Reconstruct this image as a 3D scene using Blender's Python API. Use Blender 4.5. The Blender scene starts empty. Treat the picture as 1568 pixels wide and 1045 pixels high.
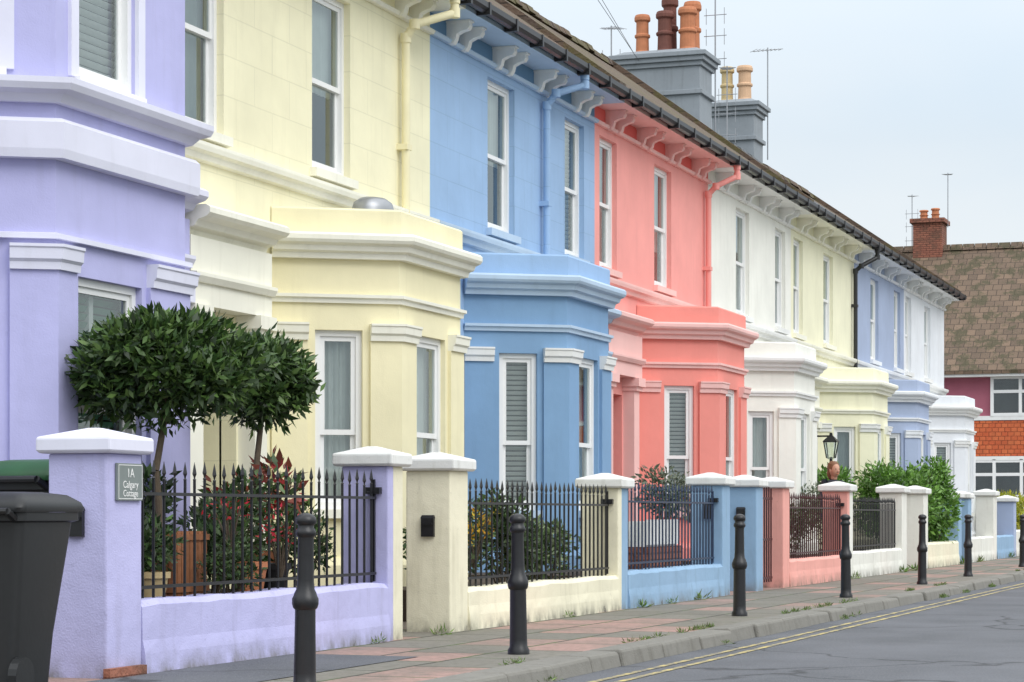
import bpy, math, random
import numpy as np
from mathutils import Vector
random.seed(7); np.random.seed(7)
S=bpy.context.scene
COL=S.collection
# ------------------------------------------------------------------ materials
def newmat(name):
    m=bpy.data.materials.new(name); m.use_nodes=True
    nt=m.node_tree; b=nt.nodes['Principled BSDF']
    return m,nt,b
def N(nt,t,**kw):
    n=nt.nodes.new(t)
    for k,v in kw.items(): setattr(n,k,v)
    return n
def noise(nt,vec,scale,detail=4,rough=.55):
    n=N(nt,'ShaderNodeTexNoise'); n.inputs['Scale'].default_value=scale
    n.inputs['Detail'].default_value=detail; n.inputs['Roughness'].default_value=rough
    if vec is not None: nt.links.new(vec,n.inputs['Vector'])
    return n.outputs['Fac']
def mapr(nt,val,a,b,c,d):
    n=N(nt,'ShaderNodeMapRange'); nt.links.new(val,n.inputs[0])
    for i,v in enumerate((a,b,c,d)): n.inputs[i+1].default_value=v
    return n.outputs[0]
def mth(nt,op,a,b=None):
    n=N(nt,'ShaderNodeMath',operation=op)
    for i,v in enumerate((a,b)):
        if v is None: continue
        if isinstance(v,(int,float)): n.inputs[i].default_value=v
        else: nt.links.new(v,n.inputs[i])
    return n.outputs[0]
def mix(nt,fac,a,b,bt='MIX'):
    n=N(nt,'ShaderNodeMix',data_type='RGBA',blend_type=bt)
    for s,v in ((n.inputs[0],fac),(n.inputs[6],a),(n.inputs[7],b)):
        if isinstance(v,(int,float)): s.default_value=v
        elif isinstance(v,tuple): s.default_value=(*v[:3],1)
        else: nt.links.new(v,s)
    return n.outputs[2]
def pos(nt,scale=None):
    g=N(nt,'ShaderNodeNewGeometry').outputs['Position']
    if scale:
        m=N(nt,'ShaderNodeVectorMath',operation='MULTIPLY'); nt.links.new(g,m.inputs[0]); m.inputs[1].default_value=scale
        return m.outputs[0]
    return g
def bump(nt,b,h,st,dist=.01):
    n=N(nt,'ShaderNodeBump'); n.inputs['Strength'].default_value=st; n.inputs['Distance'].default_value=dist
    nt.links.new(h,n.inputs['Height']); nt.links.new(n.outputs[0],b.inputs['Normal'])
def paint(name,col,rough=.75,ashlar=False,dirt=.5,rb=.25,base=True,chips=False):
    m,nt,b=newmat(name); p=pos(nt)
    c=mix(nt,mapr(nt,noise(nt,p,1.3,4),.3,.7,0,1),tuple(x*.91 for x in col),tuple(min(1,x*1.03) for x in col))
    st=noise(nt,pos(nt,(5,5,.55)),1.6,4,.6)
    c=mix(nt,mth(nt,'MULTIPLY',mapr(nt,st,.54,.82,0,1),.5*dirt),c,tuple(x*.5 for x in (col[0],col[1]*.96,col[2]*.85)))
    if dirt>.6:
        sp=noise(nt,p,20,3,.7)
        c=mix(nt,mth(nt,'MULTIPLY',mapr(nt,sp,.62,.74,0,1),min(.5,.32*dirt)),c,tuple(x*.42 for x in col))
    if base:
        sx=N(nt,'ShaderNodeSeparateXYZ'); nt.links.new(p,sx.inputs[0])
        z=mapr(nt,sx.outputs[2],0,.20,1,0)
        nz=noise(nt,pos(nt,(1,1,.6)),6,5,.65)
        f=mth(nt,'MULTIPLY',mth(nt,'MULTIPLY',z,z),mapr(nt,nz,.36,.66,.05,1.))
        c=mix(nt,mth(nt,'MINIMUM',f,.75),c,(.16,.15,.12))
        if chips:
            z2=mapr(nt,sx.outputs[2],0,.14,.12,0)
            c=mix(nt,mapr(nt,mth(nt,'ADD',nz,z2),.745,.76,0,.85),c,(.11,.105,.095))
    h=mth(nt,'ADD',mth(nt,'MULTIPLY',noise(nt,p,80,1,.6),.35),noise(nt,p,8,1,.6))
    if ashlar:
        sx=N(nt,'ShaderNodeSeparateXYZ'); nt.links.new(p,sx.inputs[0])
        cb=N(nt,'ShaderNodeCombineXYZ'); nt.links.new(mth(nt,'ADD',sx.outputs[0],mth(nt,'MULTIPLY',sx.outputs[1],.8)),cb.inputs[0]); nt.links.new(sx.outputs[2],cb.inputs[1])
        br=N(nt,'ShaderNodeTexBrick'); nt.links.new(cb.outputs[0],br.inputs[0])
        br.inputs['Scale'].default_value=1; br.inputs['Brick Width'].default_value=.75; br.inputs['Row Height'].default_value=.36; br.inputs['Mortar Size'].default_value=.006
        br.inputs['Color1'].default_value=(1,1,1,1); br.inputs['Color2'].default_value=(.93,.93,.93,1); br.inputs['Mortar'].default_value=(.72,.72,.7,1)
        c=mix(nt,.42,c,mix(nt,1.0,c,br.outputs[0],'MULTIPLY'))
        h=mth(nt,'ADD',h,mth(nt,'MULTIPLY',br.outputs[1],-.6))
    nt.links.new(c,b.inputs['Base Color']); b.inputs['Roughness'].default_value=rough
    bump(nt,b,h,rb,.012)
    return m
def plain(name,col,rough=.5,metal=0,var=.15,scale=12,rb=.1):
    m,nt,b=newmat(name); p=pos(nt)
    c=mix(nt,noise(nt,p,scale,3),tuple(x*(1-var) for x in col),tuple(min(1,x*(1+var)) for x in col))
    nt.links.new(c,b.inputs['Base Color']); b.inputs['Roughness'].default_value=rough; b.inputs['Metallic'].default_value=metal
    if rb: bump(nt,b,noise(nt,p,scale*6,1),rb,.004)
    return m
def tiles(name,c1,c2,moss,mossamt,w=.28,r=.24,yz=False,slope=1.25,mt=(.48,.6)):
    m,nt,b=newmat(name); p=pos(nt)
    sx=N(nt,'ShaderNodeSeparateXYZ'); nt.links.new(p,sx.inputs[0])
    cb=N(nt,'ShaderNodeCombineXYZ')
    nt.links.new(sx.outputs[1 if yz else 0],cb.inputs[0]); nt.links.new(mth(nt,'MULTIPLY',sx.outputs[2],slope),cb.inputs[1])
    br=N(nt,'ShaderNodeTexBrick'); nt.links.new(cb.outputs[0],br.inputs[0])
    br.inputs['Scale'].default_value=1; br.inputs['Brick Width'].default_value=w; br.inputs['Row Height'].default_value=r; br.inputs['Mortar Size'].default_value=.012
    br.inputs['Color1'].default_value=(*c1,1); br.inputs['Color2'].default_value=(*c2,1); br.inputs['Mortar'].default_value=tuple(x*.35 for x in c1)+(1,)
    c=mix(nt,mapr(nt,noise(nt,p,14,4,.7),.35,.7,0,.5),br.outputs[0],tuple(x*1.6 for x in c1))
    c=mix(nt,mth(nt,'MULTIPLY',mapr(nt,noise(nt,p,1.7,6,.7),mt[0],mt[1],0,1),mossamt),c,moss)
    nt.links.new(c,b.inputs['Base Color']); b.inputs['Roughness'].default_value=.85
    h=mth(nt,'ADD',mth(nt,'MULTIPLY',br.outputs[1],-1.0),mth(nt,'MULTIPLY',noise(nt,p,25,2),.8))
    bump(nt,b,h,.7,.03)
    return m
M={}
M['white']=paint('white_paint',(.84,.84,.82),.55,dirt=.35,rb=.08,base=False)
M['upvc']=plain('window_frame_white',(.85,.85,.84),.35,var=.03,rb=0)
M['cream_trim']=paint('cream_trim',(.88,.86,.74),.6,dirt=.45,rb=.1)
M['yellow']=paint('yellow_render',(.90,.85,.60),.8,ashlar=True,dirt=.3)
M['yellow_flat']=paint('yellow_bay_render',(.87,.80,.53),.8,dirt=.35)
M['yellow_wall']=paint('cream_garden_render',(.84,.79,.60),.85,dirt=.9,rb=.5,chips=True)
M['blue']=paint('blue_render',(.33,.49,.72),.8,ashlar=True,dirt=.3)
M['blue_bay']=paint('blue_bay_render',(.21,.36,.56),.75,dirt=.3)
M['blue_trim']=paint('pale_blue_trim',(.48,.61,.76),.7,dirt=.3,rb=.1)
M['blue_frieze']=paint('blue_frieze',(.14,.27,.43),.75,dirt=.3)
M['pink']=paint('pink_render',(.91,.37,.33),.8,dirt=.25)
M['pink_bay']=paint('coral_bay_render',(.88,.30,.25),.8,dirt=.25)
M['pink_trim']=paint('pink_trim',(.90,.55,.51),.7,dirt=.3,rb=.1)
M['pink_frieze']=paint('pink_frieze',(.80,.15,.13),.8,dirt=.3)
M['lilac']=paint('lilac_render',(.49,.485,.77),.8,dirt=.35,rb=.3)
M['lilac_light']=paint('lilac_light_trim',(.76,.76,.88),.65,dirt=.3,rb=.1)
M['lilac_wall']=paint('lilac_garden_render',(.51,.50,.77),.85,dirt=.9,rb=.55,chips=True)
M['wh_house']=paint('white_render',(.86,.85,.78),.8,dirt=.4)
M['wh_wall']=paint('white_garden_render',(.80,.79,.72),.85,dirt=1.,rb=.45,chips=True)
M['yellow2']=paint('pale_yellow_render',(.87,.84,.62),.8,dirt=.4)
M['slateblue']=paint('grey_blue_render',(.38,.45,.61),.8,dirt=.4)
M['end_white']=paint('end_white_render',(.79,.81,.84),.8,dirt=.4)
M['blue_wall']=paint('blue_garden_render',(.28,.43,.60),.85,dirt=.9,rb=.45,chips=True)
M['pink_wall']=paint('pink_garden_render',(.84,.40,.34),.85,dirt=.9,rb=.45,chips=True)
M['capstone']=paint('painted_capstone',(.80,.80,.77),.8,dirt=1.2,rb=.4,base=False)
M['iron']=plain('black_iron',(.012,.012,.014),.38,var=.4)
M['iron_navy']=plain('navy_iron',(.02,.035,.075),.4,var=.3)
M['iron_red']=plain('maroon_iron',(.05,.012,.015),.4,var=.3)
M['gutter']=plain('black_gutter',(.02,.02,.022),.4,var=.3)
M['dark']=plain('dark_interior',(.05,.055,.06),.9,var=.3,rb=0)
M['net']=plain('net_curtain',(.66,.68,.67),.9,var=.12,scale=5,rb=0)
M['netdark']=plain('grey_curtain',(.34,.38,.38),.9,var=.2,scale=5,rb=0)
M['blind']=plain('venetian_blind',(.84,.84,.82),.6,var=.05,rb=0)
M['green_curt']=plain('green_louvre',(.16,.38,.27),.7,var=.2,rb=0)
M['door_red']=plain('red_door',(.50,.035,.03),.35,var=.1)
M['door_dark']=plain('dark_door',(.03,.05,.07),.35,var=.1)
M['soil']=plain('garden_soil',(.07,.05,.035),.95,var=.5,scale=9,rb=.6)
M['bark']=plain('bark',(.10,.075,.05),.9,var=.4,scale=30,rb=.6)
M['terracotta']=plain('terracotta',(.50,.19,.09),.8,var=.35,scale=6,rb=.2)
M['potdark']=plain('chimney_pot_dark',(.16,.06,.045),.8,var=.4,scale=6)
M['potbuff']=plain('chimney_pot_buff',(.55,.42,.22),.8,var=.2,scale=6)
M['potcream']=plain('chimney_pot_cream',(.62,.40,.25),.8,var=.2,scale=6)
M['stack']=paint('chimney_grey_render',(.29,.32,.35),.85,dirt=1.,rb=.4,base=False)
M['roof_moss']=tiles('mossy_roof_tiles',(.085,.06,.045),(.14,.09,.06),(.11,.095,.035),.85)
M['roof_slate']=tiles('slate_roof',(.10,.105,.115),(.14,.145,.155),(.10,.10,.06),.25)
M['roof_far']=tiles('brown_clay_tiles',(.105,.072,.05),(.20,.135,.09),(.065,.058,.028),.85,.30,.26,yz=True,mt=(.50,.58))
M['tilehang']=tiles('orange_hanging_tiles',(.50,.10,.035),(.62,.17,.06),(.3,.08,.03),.3,.2,.14,yz=True,slope=1)
M['brick']=tiles('red_brick',(.24,.085,.055),(.32,.13,.08),(.10,.06,.04),.6,.22,.075,yz=True,slope=1)
M['maroon']=paint('maroon_render',(.40,.12,.17),.8,base=False)
M['plastic_black']=plain('black_plastic',(.010,.011,.012),.48,var=.3,scale=4,rb=.15)
M['plastic_green']=plain('green_plastic',(.02,.09,.03),.45,var=.3,scale=4)
M['wood']=plain('orange_timber',(.28,.11,.045),.7,var=.5,scale=16)
M['plate']=plain('grey_slate_plate',(.20,.23,.22),.5,var=.1)
M['alu']=plain('aluminium',(.35,.36,.38),.4,.6,var=.1)
M['skin']=plain('skin',(.55,.30,.20),.5,var=.08,scale=20)
M['hair']=plain('brown_hair',(.20,.09,.04),.6,var=.5,scale=60,rb=.5)
M['coat']=plain('dark_coat',(.03,.035,.05),.85,var=.3)
M['jeans']=plain('jeans',(.04,.06,.12),.85,var=.3)
# glass
m,nt,b=newmat('window_glass'); nt.nodes.remove(b)
out=nt.nodes['Material Output']; gl=N(nt,'ShaderNodeBsdfGlossy'); gl.inputs['Roughness'].default_value=.03; gl.inputs['Color'].default_value=(.85,.92,.92,1)
tr=N(nt,'ShaderNodeBsdfTransparent'); tr.inputs['Color'].default_value=(.88,.93,.91,1)
fr=N(nt,'ShaderNodeFresnel'); fr.inputs['IOR'].default_value=1.6; ms=N(nt,'ShaderNodeMixShader')
nt.links.new(mth(nt,'MINIMUM',mth(nt,'ADD',mth(nt,'MULTIPLY',fr.outputs[0],1.4),.07),.7),ms.inputs[0]); nt.links.new(tr.outputs[0],ms.inputs[1]); nt.links.new(gl.outputs[0],ms.inputs[2]); nt.links.new(ms.outputs[0],out.inputs[0])
M['glass']=m
def leafmat(name,rough=.42):
    m,nt,b=newmat(name)
    a=N(nt,'ShaderNodeAttribute'); a.attribute_name='Col'
    nt.links.new(a.outputs['Color'],b.inputs['Base Color']); b.inputs['Roughness'].default_value=rough
    tl=N(nt,'ShaderNodeBsdfTranslucent'); nt.links.new(a.outputs['Color'],tl.inputs['Color'])
    ms=N(nt,'ShaderNodeMixShader'); ms.inputs[0].default_value=.25
    nt.links.new(b.outputs[0],ms.inputs[1]); nt.links.new(tl.outputs[0],ms.inputs[2]); nt.links.new(ms.outputs[0],nt.nodes['Material Output'].inputs[0])
    return m
M['leaf']=leafmat('leaves')
# paving
m,nt,b=newmat('paving_slabs'); p=pos(nt)
br=N(nt,'ShaderNodeTexBrick'); nt.links.new(p,br.inputs[0]); br.inputs['Scale'].default_value=1
br.inputs['Brick Width'].default_value=.92; br.inputs['Row Height'].default_value=.60; br.inputs['Mortar Size'].default_value=.016; br.inputs['Bias'].default_value=0
br.inputs['Color1'].default_value=(0,0,0,1); br.inputs['Color2'].default_value=(1,1,1,1); br.inputs['Mortar'].default_value=(.5,.5,.5,1)
sp_=N(nt,'ShaderNodeSeparateColor'); nt.links.new(br.outputs[0],sp_.inputs[0])
c=mix(nt,mapr(nt,sp_.outputs[0],.60,.64,0,1),(.21,.195,.165),(.38,.235,.20))
c=mix(nt,mapr(nt,sp_.outputs[0],.0,.5,.35,0),c,(.13,.125,.105))
c=mix(nt,mapr(nt,noise(nt,p,1.1,5,.65),.42,.62,0,.65),c,(.17,.155,.125))
c=mix(nt,mapr(nt,noise(nt,p,14,4,.7),.45,.72,0,.55),c,(.08,.08,.055))
mos=noise(nt,p,2.3,4,.6)
mc=mix(nt,mapr(nt,mos,.45,.6,0,1),(.05,.05,.035),(.07,.11,.03))
c=mix(nt,br.outputs[1],c,mc)
nt.links.new(c,b.inputs['Base Color']); b.inputs['Roughness'].default_value=.85
bump(nt,b,mth(nt,'ADD',mth(nt,'MULTIPLY',br.outputs[1],-1.),mth(nt,'MULTIPLY',noise(nt,p,30,2),.5)),.6,.012)
M['paving']=m
# asphalt
m,nt,b=newmat('asphalt'); p=pos(nt)
c=mix(nt,mapr(nt,noise(nt,p,.8,5,.6),.35,.65,0,1),(.075,.08,.09),(.115,.12,.135))
c=mix(nt,mapr(nt,noise(nt,p,60,3,.8),.5,.75,0,.8),c,(.22,.22,.23))
v=N(nt,'ShaderNodeTexVoronoi',feature='DISTANCE_TO_EDGE'); v.inputs['Scale'].default_value=.28
wv=N(nt,'ShaderNodeVectorMath',operation='ADD'); nz=N(nt,'ShaderNodeTexNoise'); nz.inputs['Scale'].default_value=1.1; nz.inputs['Detail'].default_value=4; nt.links.new(p,nz.inputs['Vector'])
nt.links.new(p,wv.inputs[0]); nt.links.new(nz.outputs['Color'],wv.inputs[1]); nt.links.new(wv.outputs[0],v.inputs['Vector'])
c=mix(nt,mapr(nt,v.outputs['Distance'],0,.012,.8,0),c,(.02,.02,.022))
nt.links.new(c,b.inputs['Base Color']); b.inputs['Roughness'].default_value=.8
bump(nt,b,noise(nt,p,90,2,.7),.5,.01)
M['asphalt']=m
M['granite']=paint('granite_kerb',(.21,.20,.175),.85,dirt=1.5,rb=.8,base=False)
m,nt,b=newmat('yellow_line_paint'); p=pos(nt)
c=mix(nt,mapr(nt,noise(nt,p,7,6,.8),.40,.56,0,.92),(.58,.46,.16),(.13,.13,.125)); nt.links.new(c,b.inputs['Base Color']); b.inputs['Roughness'].default_value=.7
M['yline']=m
M['ground']=plain('ground_mat',(.09,.10,.06),.95,var=.4,scale=.6,rb=.3)
# ------------------------------------------------------------------ mesh builder
def empty(name,loc=(0,0,0)):
    e=bpy.data.objects.new(name,None); COL.objects.link(e); e.location=loc; e.empty_display_size=.3; return e
class MB:
    def __init__(s): s.v=[];s.f=[];s.m=[];s.ms=[]
    def mi(s,mat):
        mm=M[mat]
        if mm not in s.ms: s.ms.append(mm)
        return s.ms.index(mm)
    def poly(s,pts,mat):
        i=len(s.v); s.v+= [tuple(p) for p in pts]; s.f.append(tuple(range(i,i+len(pts)))); s.m.append(s.mi(mat))
    def hexa(s,P,mat):
        i=len(s.v); s.v+=[tuple(p) for p in P]; k=s.mi(mat)
        for q in ((0,3,2,1),(4,5,6,7),(0,1,5,4),(1,2,6,5),(2,3,7,6),(3,0,4,7)):
            s.f.append(tuple(i+a for a in q)); s.m.append(k)
    def box(s,x0,x1,y0,y1,z0,z1,mat):
        s.hexa([(x0,y0,z0),(x1,y0,z0),(x1,y1,z0),(x0,y1,z0),(x0,y0,z1),(x1,y0,z1),(x1,y1,z1),(x0,y1,z1)],mat)
    def loft(s,rings,mat,cap=True):
        i=len(s.v); n=len(rings[0]); k=s.mi(mat)
        for r in rings: s.v+=[tuple(p) for p in r]
        for a in range(len(rings)-1):
            for j in range(n):
                s.f.append((i+a*n+j,i+a*n+(j+1)%n,i+(a+1)*n+(j+1)%n,i+(a+1)*n+j)); s.m.append(k)
        if cap:
            s.f.append(tuple(i+j for j in range(n))[::-1]); s.m.append(k)
            s.f.append(tuple(i+(len(rings)-1)*n+j for j in range(n))); s.m.append(k)
    def lathe(s,cx,cy,prof,mat,n=20):
        s.loft([[(cx+r*math.cos(2*math.pi*j/n),cy+r*math.sin(2*math.pi*j/n),z) for j in range(n)] for r,z in prof],mat)
    def rod(s,p0,p1,r,mat,n=8,r1=None):
        p0=Vector(p0);p1=Vector(p1);d=(p1-p0).normalized()
        a=d.orthogonal().normalized(); b=d.cross(a); r1=r if r1 is None else r1
        s.loft([[p+(a*math.cos(2*math.pi*j/n)+b*math.sin(2*math.pi*j/n))*q for j in range(n)] for p,q in ((p0,r),(p1,r1))],mat)
    def tube(s,pts,r,mat,n=8):
        for a,b in zip(pts[:-1],pts[1:]): s.rod(a,b,r,mat,n)
    def sweep(s,path,prof,mat):
        P=[Vector(p) for p in path]; k=[]
        for a,b in zip(P[:-1],P[1:]):
            d=(b-a).normalized(); k.append(Vector((d.y,-d.x)))
        ms=[k[0]]+[(a+b)/(1+a.dot(b)) for a,b in zip(k[:-1],k[1:])]+[k[-1]]
        s.loft([[(p.x+o*q.x,p.y+o*q.y,z) for o,z in prof] for p,q in zip(P,ms)],mat)
    def build(s,name,parent=None,bevel=0,smooth=False):
        me=bpy.data.meshes.new(name); me.from_pydata(s.v,[],s.f); 
        for mm in s.ms: me.materials.append(mm)
        me.polygons.foreach_set('material_index',s.m)
        if smooth: me.polygons.foreach_set('use_smooth',[True]*len(s.f))
        me.update()
        o=bpy.data.objects.new(name,me); COL.objects.link(o)
        if parent: o.parent=parent
        if bevel:
            md=o.modifiers.new('bevel','BEVEL'); md.width=bevel; md.segments=2; md.limit_method='ANGLE'; md.angle_limit=math.radians(40)
        if smooth:
            md=o.modifiers.new('es','EDGE_SPLIT'); md.split_angle=math.radians(42)
        return o
class Fr:
    def __init__(s,p0,p1):
        s.p=Vector(p0); d=Vector(p1)-s.p; s.L=d.length; s.u=d.normalized(); s.n=Vector((s.u.y,-s.u.x))
    def pt(s,u,o,z):
        q=s.p+s.u*u+s.n*o; return (q.x,q.y,z)
def fbox(mb,F,u0,u1,o0,o1,z0,z1,mat):
    mb.hexa([F.pt(u0,o1,z0),F.pt(u1,o1,z0),F.pt(u1,o0,z0),F.pt(u0,o0,z0),F.pt(u0,o1,z1),F.pt(u1,o1,z1),F.pt(u1,o0,z1),F.pt(u0,o0,z1)],mat)
def panel(mb,F,z0,z1,ops,mat,dep=.16,u0=0,u1=None):
    u1=F.L if u1 is None else u1
    us=sorted({u0,u1,*[o[0] for o in ops],*[o[1] for o in ops]}); zs=sorted({z0,z1,*[o[2] for o in ops],*[o[3] for o in ops]})
    for a,b in zip(us[:-1],us[1:]):
        for c,d in zip(zs[:-1],zs[1:]):
            um=(a+b)/2; zm=(c+d)/2
            if any(o[0]<um<o[1] and o[2]<zm<o[3] for o in ops): continue
            mb.poly([F.pt(a,0,c),F.pt(b,0,c),F.pt(b,0,d),F.pt(a,0,d)],mat)
    for a,b,c,d in ops:
        mb.poly([F.pt(a,0,c),F.pt(a,-dep,c),F.pt(a,-dep,d),F.pt(a,0,d)],mat)
        mb.poly([F.pt(b,0,c),F.pt(b,-dep,c),F.pt(b,-dep,d),F.pt(b,0,d)],mat)
        mb.poly([F.pt(a,0,c),F.pt(b,0,c),F.pt(b,-dep,c),F.pt(a,-dep,c)],mat)
        mb.poly([F.pt(a,0,d),F.pt(b,0,d),F.pt(b,-dep,d),F.pt(a,-dep,d)],mat)
def window(mb,F,u0,u1,z0,z1,style='net',dep=.16,depth=.36,sill='white',split=.5):
    fw=.055; zm=z0+(z1-z0)*split
    o=-dep+.10
    fbox(mb,F,u0,u0+fw,o-.10,o,z0,z1,'upvc'); fbox(mb,F,u1-fw,u1,o-.10,o,z0,z1,'upvc')
    fbox(mb,F,u0+fw,u1-fw,o-.10,o,z1-fw,z1,'upvc'); fbox(mb,F,u0+fw,u1-fw,o-.10,o,z0,z0+fw*1.3,'upvc')
    for (a,b,oo) in ((zm-.02,z1-fw,o-.02),(z0+fw*1.3,zm+.025,o-.052)):
        s=.045; x0=u0+fw;x1=u1-fw
        fbox(mb,F,x0,x0+s,oo-.028,oo,a,b,'upvc'); fbox(mb,F,x1-s,x1,oo-.028,oo,a,b,'upvc')
        fbox(mb,F,x0+s,x1-s,oo-.028,oo,b-s,b,'upvc'); fbox(mb,F,x0+s,x1-s,oo-.028,oo,a,a+s*1.1,'upvc')
        mb.poly([F.pt(x0+s,oo-.014,a+s),F.pt(x1-s,oo-.014,a+s),F.pt(x1-s,oo-.014,b-s),F.pt(x0+s,oo-.014,b-s)],'glass')
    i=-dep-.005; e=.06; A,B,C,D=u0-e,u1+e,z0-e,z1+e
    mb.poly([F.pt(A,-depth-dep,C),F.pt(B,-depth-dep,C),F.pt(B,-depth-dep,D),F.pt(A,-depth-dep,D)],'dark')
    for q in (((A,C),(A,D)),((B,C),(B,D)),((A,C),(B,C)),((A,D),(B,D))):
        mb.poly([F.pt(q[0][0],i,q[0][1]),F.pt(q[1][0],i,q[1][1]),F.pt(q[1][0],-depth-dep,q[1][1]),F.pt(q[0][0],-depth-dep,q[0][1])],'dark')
    w=u1-u0
    def curt(a,b,c,d,mat,oo):
        n=max(6,int((b-a)/.022)); pts=[(a+(b-a)*k/n, oo+.016*math.sin(k*1.9)+random.uniform(-.006,.006)) for k in range(n+1)]
        for (x,y),(x2,y2) in zip(pts[:-1],pts[1:]): mb.poly([F.pt(x,y,c),F.pt(x2,y2,c),F.pt(x2,y2,d),F.pt(x,y,d)],mat)
    if style in('net','netdark'): curt(u0,u1,z0,z1,style,-dep-.05)
    elif style=='side':
        curt(u0,u0+w*.34,z0,z1,'net',-dep-.05); curt(u1-w*.28,u1,z0,z1,'net',-dep-.05)
    elif style=='half': curt(u0,u1,z0+(z1-z0)*random.uniform(.25,.5),z1,'net',-dep-.05)
    elif style in('blind','green'):
        n=int((z1-z0)/.058)
        for k in range(n):
            z=z0+k*.058
            mb.poly([F.pt(u0+.03,-dep-.045,z),F.pt(u1-.03,-dep-.045,z),F.pt(u1-.03,-dep-.015,z+.041),F.pt(u0+.03,-dep-.015,z+.041)],'blind' if style=='blind' else 'green_curt')
        if style=='green': fbox(mb,F,(u0+u1)/2-.03,(u0+u1)/2+.03,-dep-.10,-dep-.01,z0,z1,'upvc')
    if sill: fbox(mb,F,u0-.05,u1+.05,-dep+.10,.07,z0-.08,z0+.003,sill)
# ------------------------------------------------------------------ houses
YW=9.2; W=5.99; X0=23.24
def cornice(zb,zt,o=.2):
    h=zt-zb
    return [(0,zb),(o*.35,zb),(o*.42,zb+h*.22),(o*.62,zb+h*.30),(o*.7,zb+h*.5),(o*.92,zb+h*.6),(o,zb+h*.72),(o,zt-h*.1),(o*.9,zt),(0,zt)]
def corbel(mb,F,u,w,mat,zt=6.43):
    pr=[(0,zt),(.27,zt),(.275,zt-.045),(.25,zt-.085),(.18,zt-.10),(.12,zt-.13),(.105,zt-.19),(.075,zt-.235),(.03,zt-.24),(0,zt-.22)]
    mb.loft([[F.pt(u-w/2,o,z) for o,z in pr],[F.pt(u+w/2,o,z) for o,z in pr]],mat)
    fbox(mb,F,u-w/2-.015,u+w/2+.015,.0,.29,zt-.002,zt+.018,mat)
def house(k,typ,c,lilac=False,dz=0,styles=('blind','net','side'),upst=('half','net'),roof='roof_moss',door='door_dark',ridge=9.3):
    L=X0+k*W; R=L+W
    E=empty('terraced_house',(L+W/2,YW,0)); inv=(-(L+W/2),-YW,0)
    fx=(lambda a:L+a) if typ=='A' else (lambda a:R-a)
    wall=MB();trim=MB();win=MB()
    def path(pts):
        q=[(fx(a),y) for a,y in pts]; q.sort(key=lambda t:t[0]); return q
    F=Fr((L,YW),(R,YW))
    def rng(a,b):
        a,b=fx(a)-L,fx(b)-L; return (min(a,b),max(a,b))
    ops=[]
    wA=rng(.22,1.02) if typ=='A' else rng(.46,1.28); wB=rng(2.90,3.82) if typ=='A' else rng(3.22,4.16)
    ups=[wA,wB] if not lilac else [wA]
    for a,b in ups: ops.append((a,b,4.30,6.08))
    d0,d1=rng(.34,1.27)
    ops2=ops+[(d0,d1,.0,2.62+dz)]
    panel(wall,F,-.05,6.2,ops2,c['wall'],.17)
    for (a,b),st in zip(ups,upst):
        window(win,F,a,b,4.30,6.08,st,.17,.8,sill=c['trim'])
    for q in (d0,d1): wall.poly([F.pt(q,-.15,0),F.pt(q,-1,0),F.pt(q,-1,2.62),F.pt(q,-.15,2.62)],c.get('reveal',c['wall']))
    wall.poly([F.pt(d0,-.15,2.62+dz),F.pt(d1,-.15,2.62+dz),F.pt(d1,-1,2.62+dz),F.pt(d0,-1,2.62+dz)],c['wall'])
    fbox(win,F,d0+.05,d1-.05,-1.0,-.95,.25,2.25,door); fbox(win,F,d0+.05,d1-.05,-1.0,-.95,2.3,2.6,'glass')
    for zz in (.45,1.35):
        for uu in (.13,.5): fbox(win,F,d0+uu,d0+uu+.3,-.95,-.93,zz,zz+.7,door)
    fbox(wall,F,d0-.1,d1+.1,-.95,.35,0,.22,'capstone')
    if lilac: bp=[(12.9,9.2),(13.57,8.1),(15.44,8.1),(16.11,9.2)]; 
    else: bp=path([(1.99,9.2),(2.66,8.19),(4.27,8.19),(4.94,9.2)])
    Fl,Ff,Frr=[Fr(bp[i],bp[i+1]) for i in range(3)]
    z_cap0,z_cap1=2.70+dz,2.86+dz
    zw0,zw1=1.0,2.80+dz
    cl=Fl.L; a0,a1=cl*.34,cl*.71
    fo=(.30,1.20) if lilac else (.42,1.19)
    if lilac: z_cap0,z_cap1=2.61,2.78; zw1=2.60
    wops=[(Fl,a0,a1),(Ff,fo[0],fo[1]),(Frr,cl-a1,cl-a0)]
    bw=c['bay']
    for (f,a,b),st in zip(wops,styles):
        panel(wall,f,-.05,3.36 if lilac else 3.5+dz,[(a,b,zw0,zw1)],bw,.15)
        window(win,f,a,b,zw0,zw1,st,.15,.2,sill=c['trim'],split=.43)
    pls=[[Fl.pt(0,0,0)[:2],Fl.pt(a0-.07,0,0)[:2]],[Fl.pt(a1+.07,0,0)[:2],bp[1],Ff.pt(fo[0]-.07,0,0)[:2]],
         [Ff.pt(fo[1]+.07,0,0)[:2],bp[2],Frr.pt(cl-a1-.07,0,0)[:2]],[Frr.pt(cl-a0+.07,0,0)[:2],bp[3]]]
    for pl in pls:
        trim.sweep(pl,[(0.0,.3),(.035,.3),(.035,z_cap0),(0,z_cap0)],bw)
        trim.sweep(pl,[(0,z_cap0),(.06,z_cap0),(.065,z_cap0+.05),(.085,z_cap0+.07),(.09,z_cap1-.03),(.10,z_cap1-.02),(.10,z_cap1),(0,z_cap1)],c['cap'])
    trim.sweep(bp,[(0,-.03),(.07,-.03),(.07,.48),(.03,.55),(0,.55)],bw)
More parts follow.
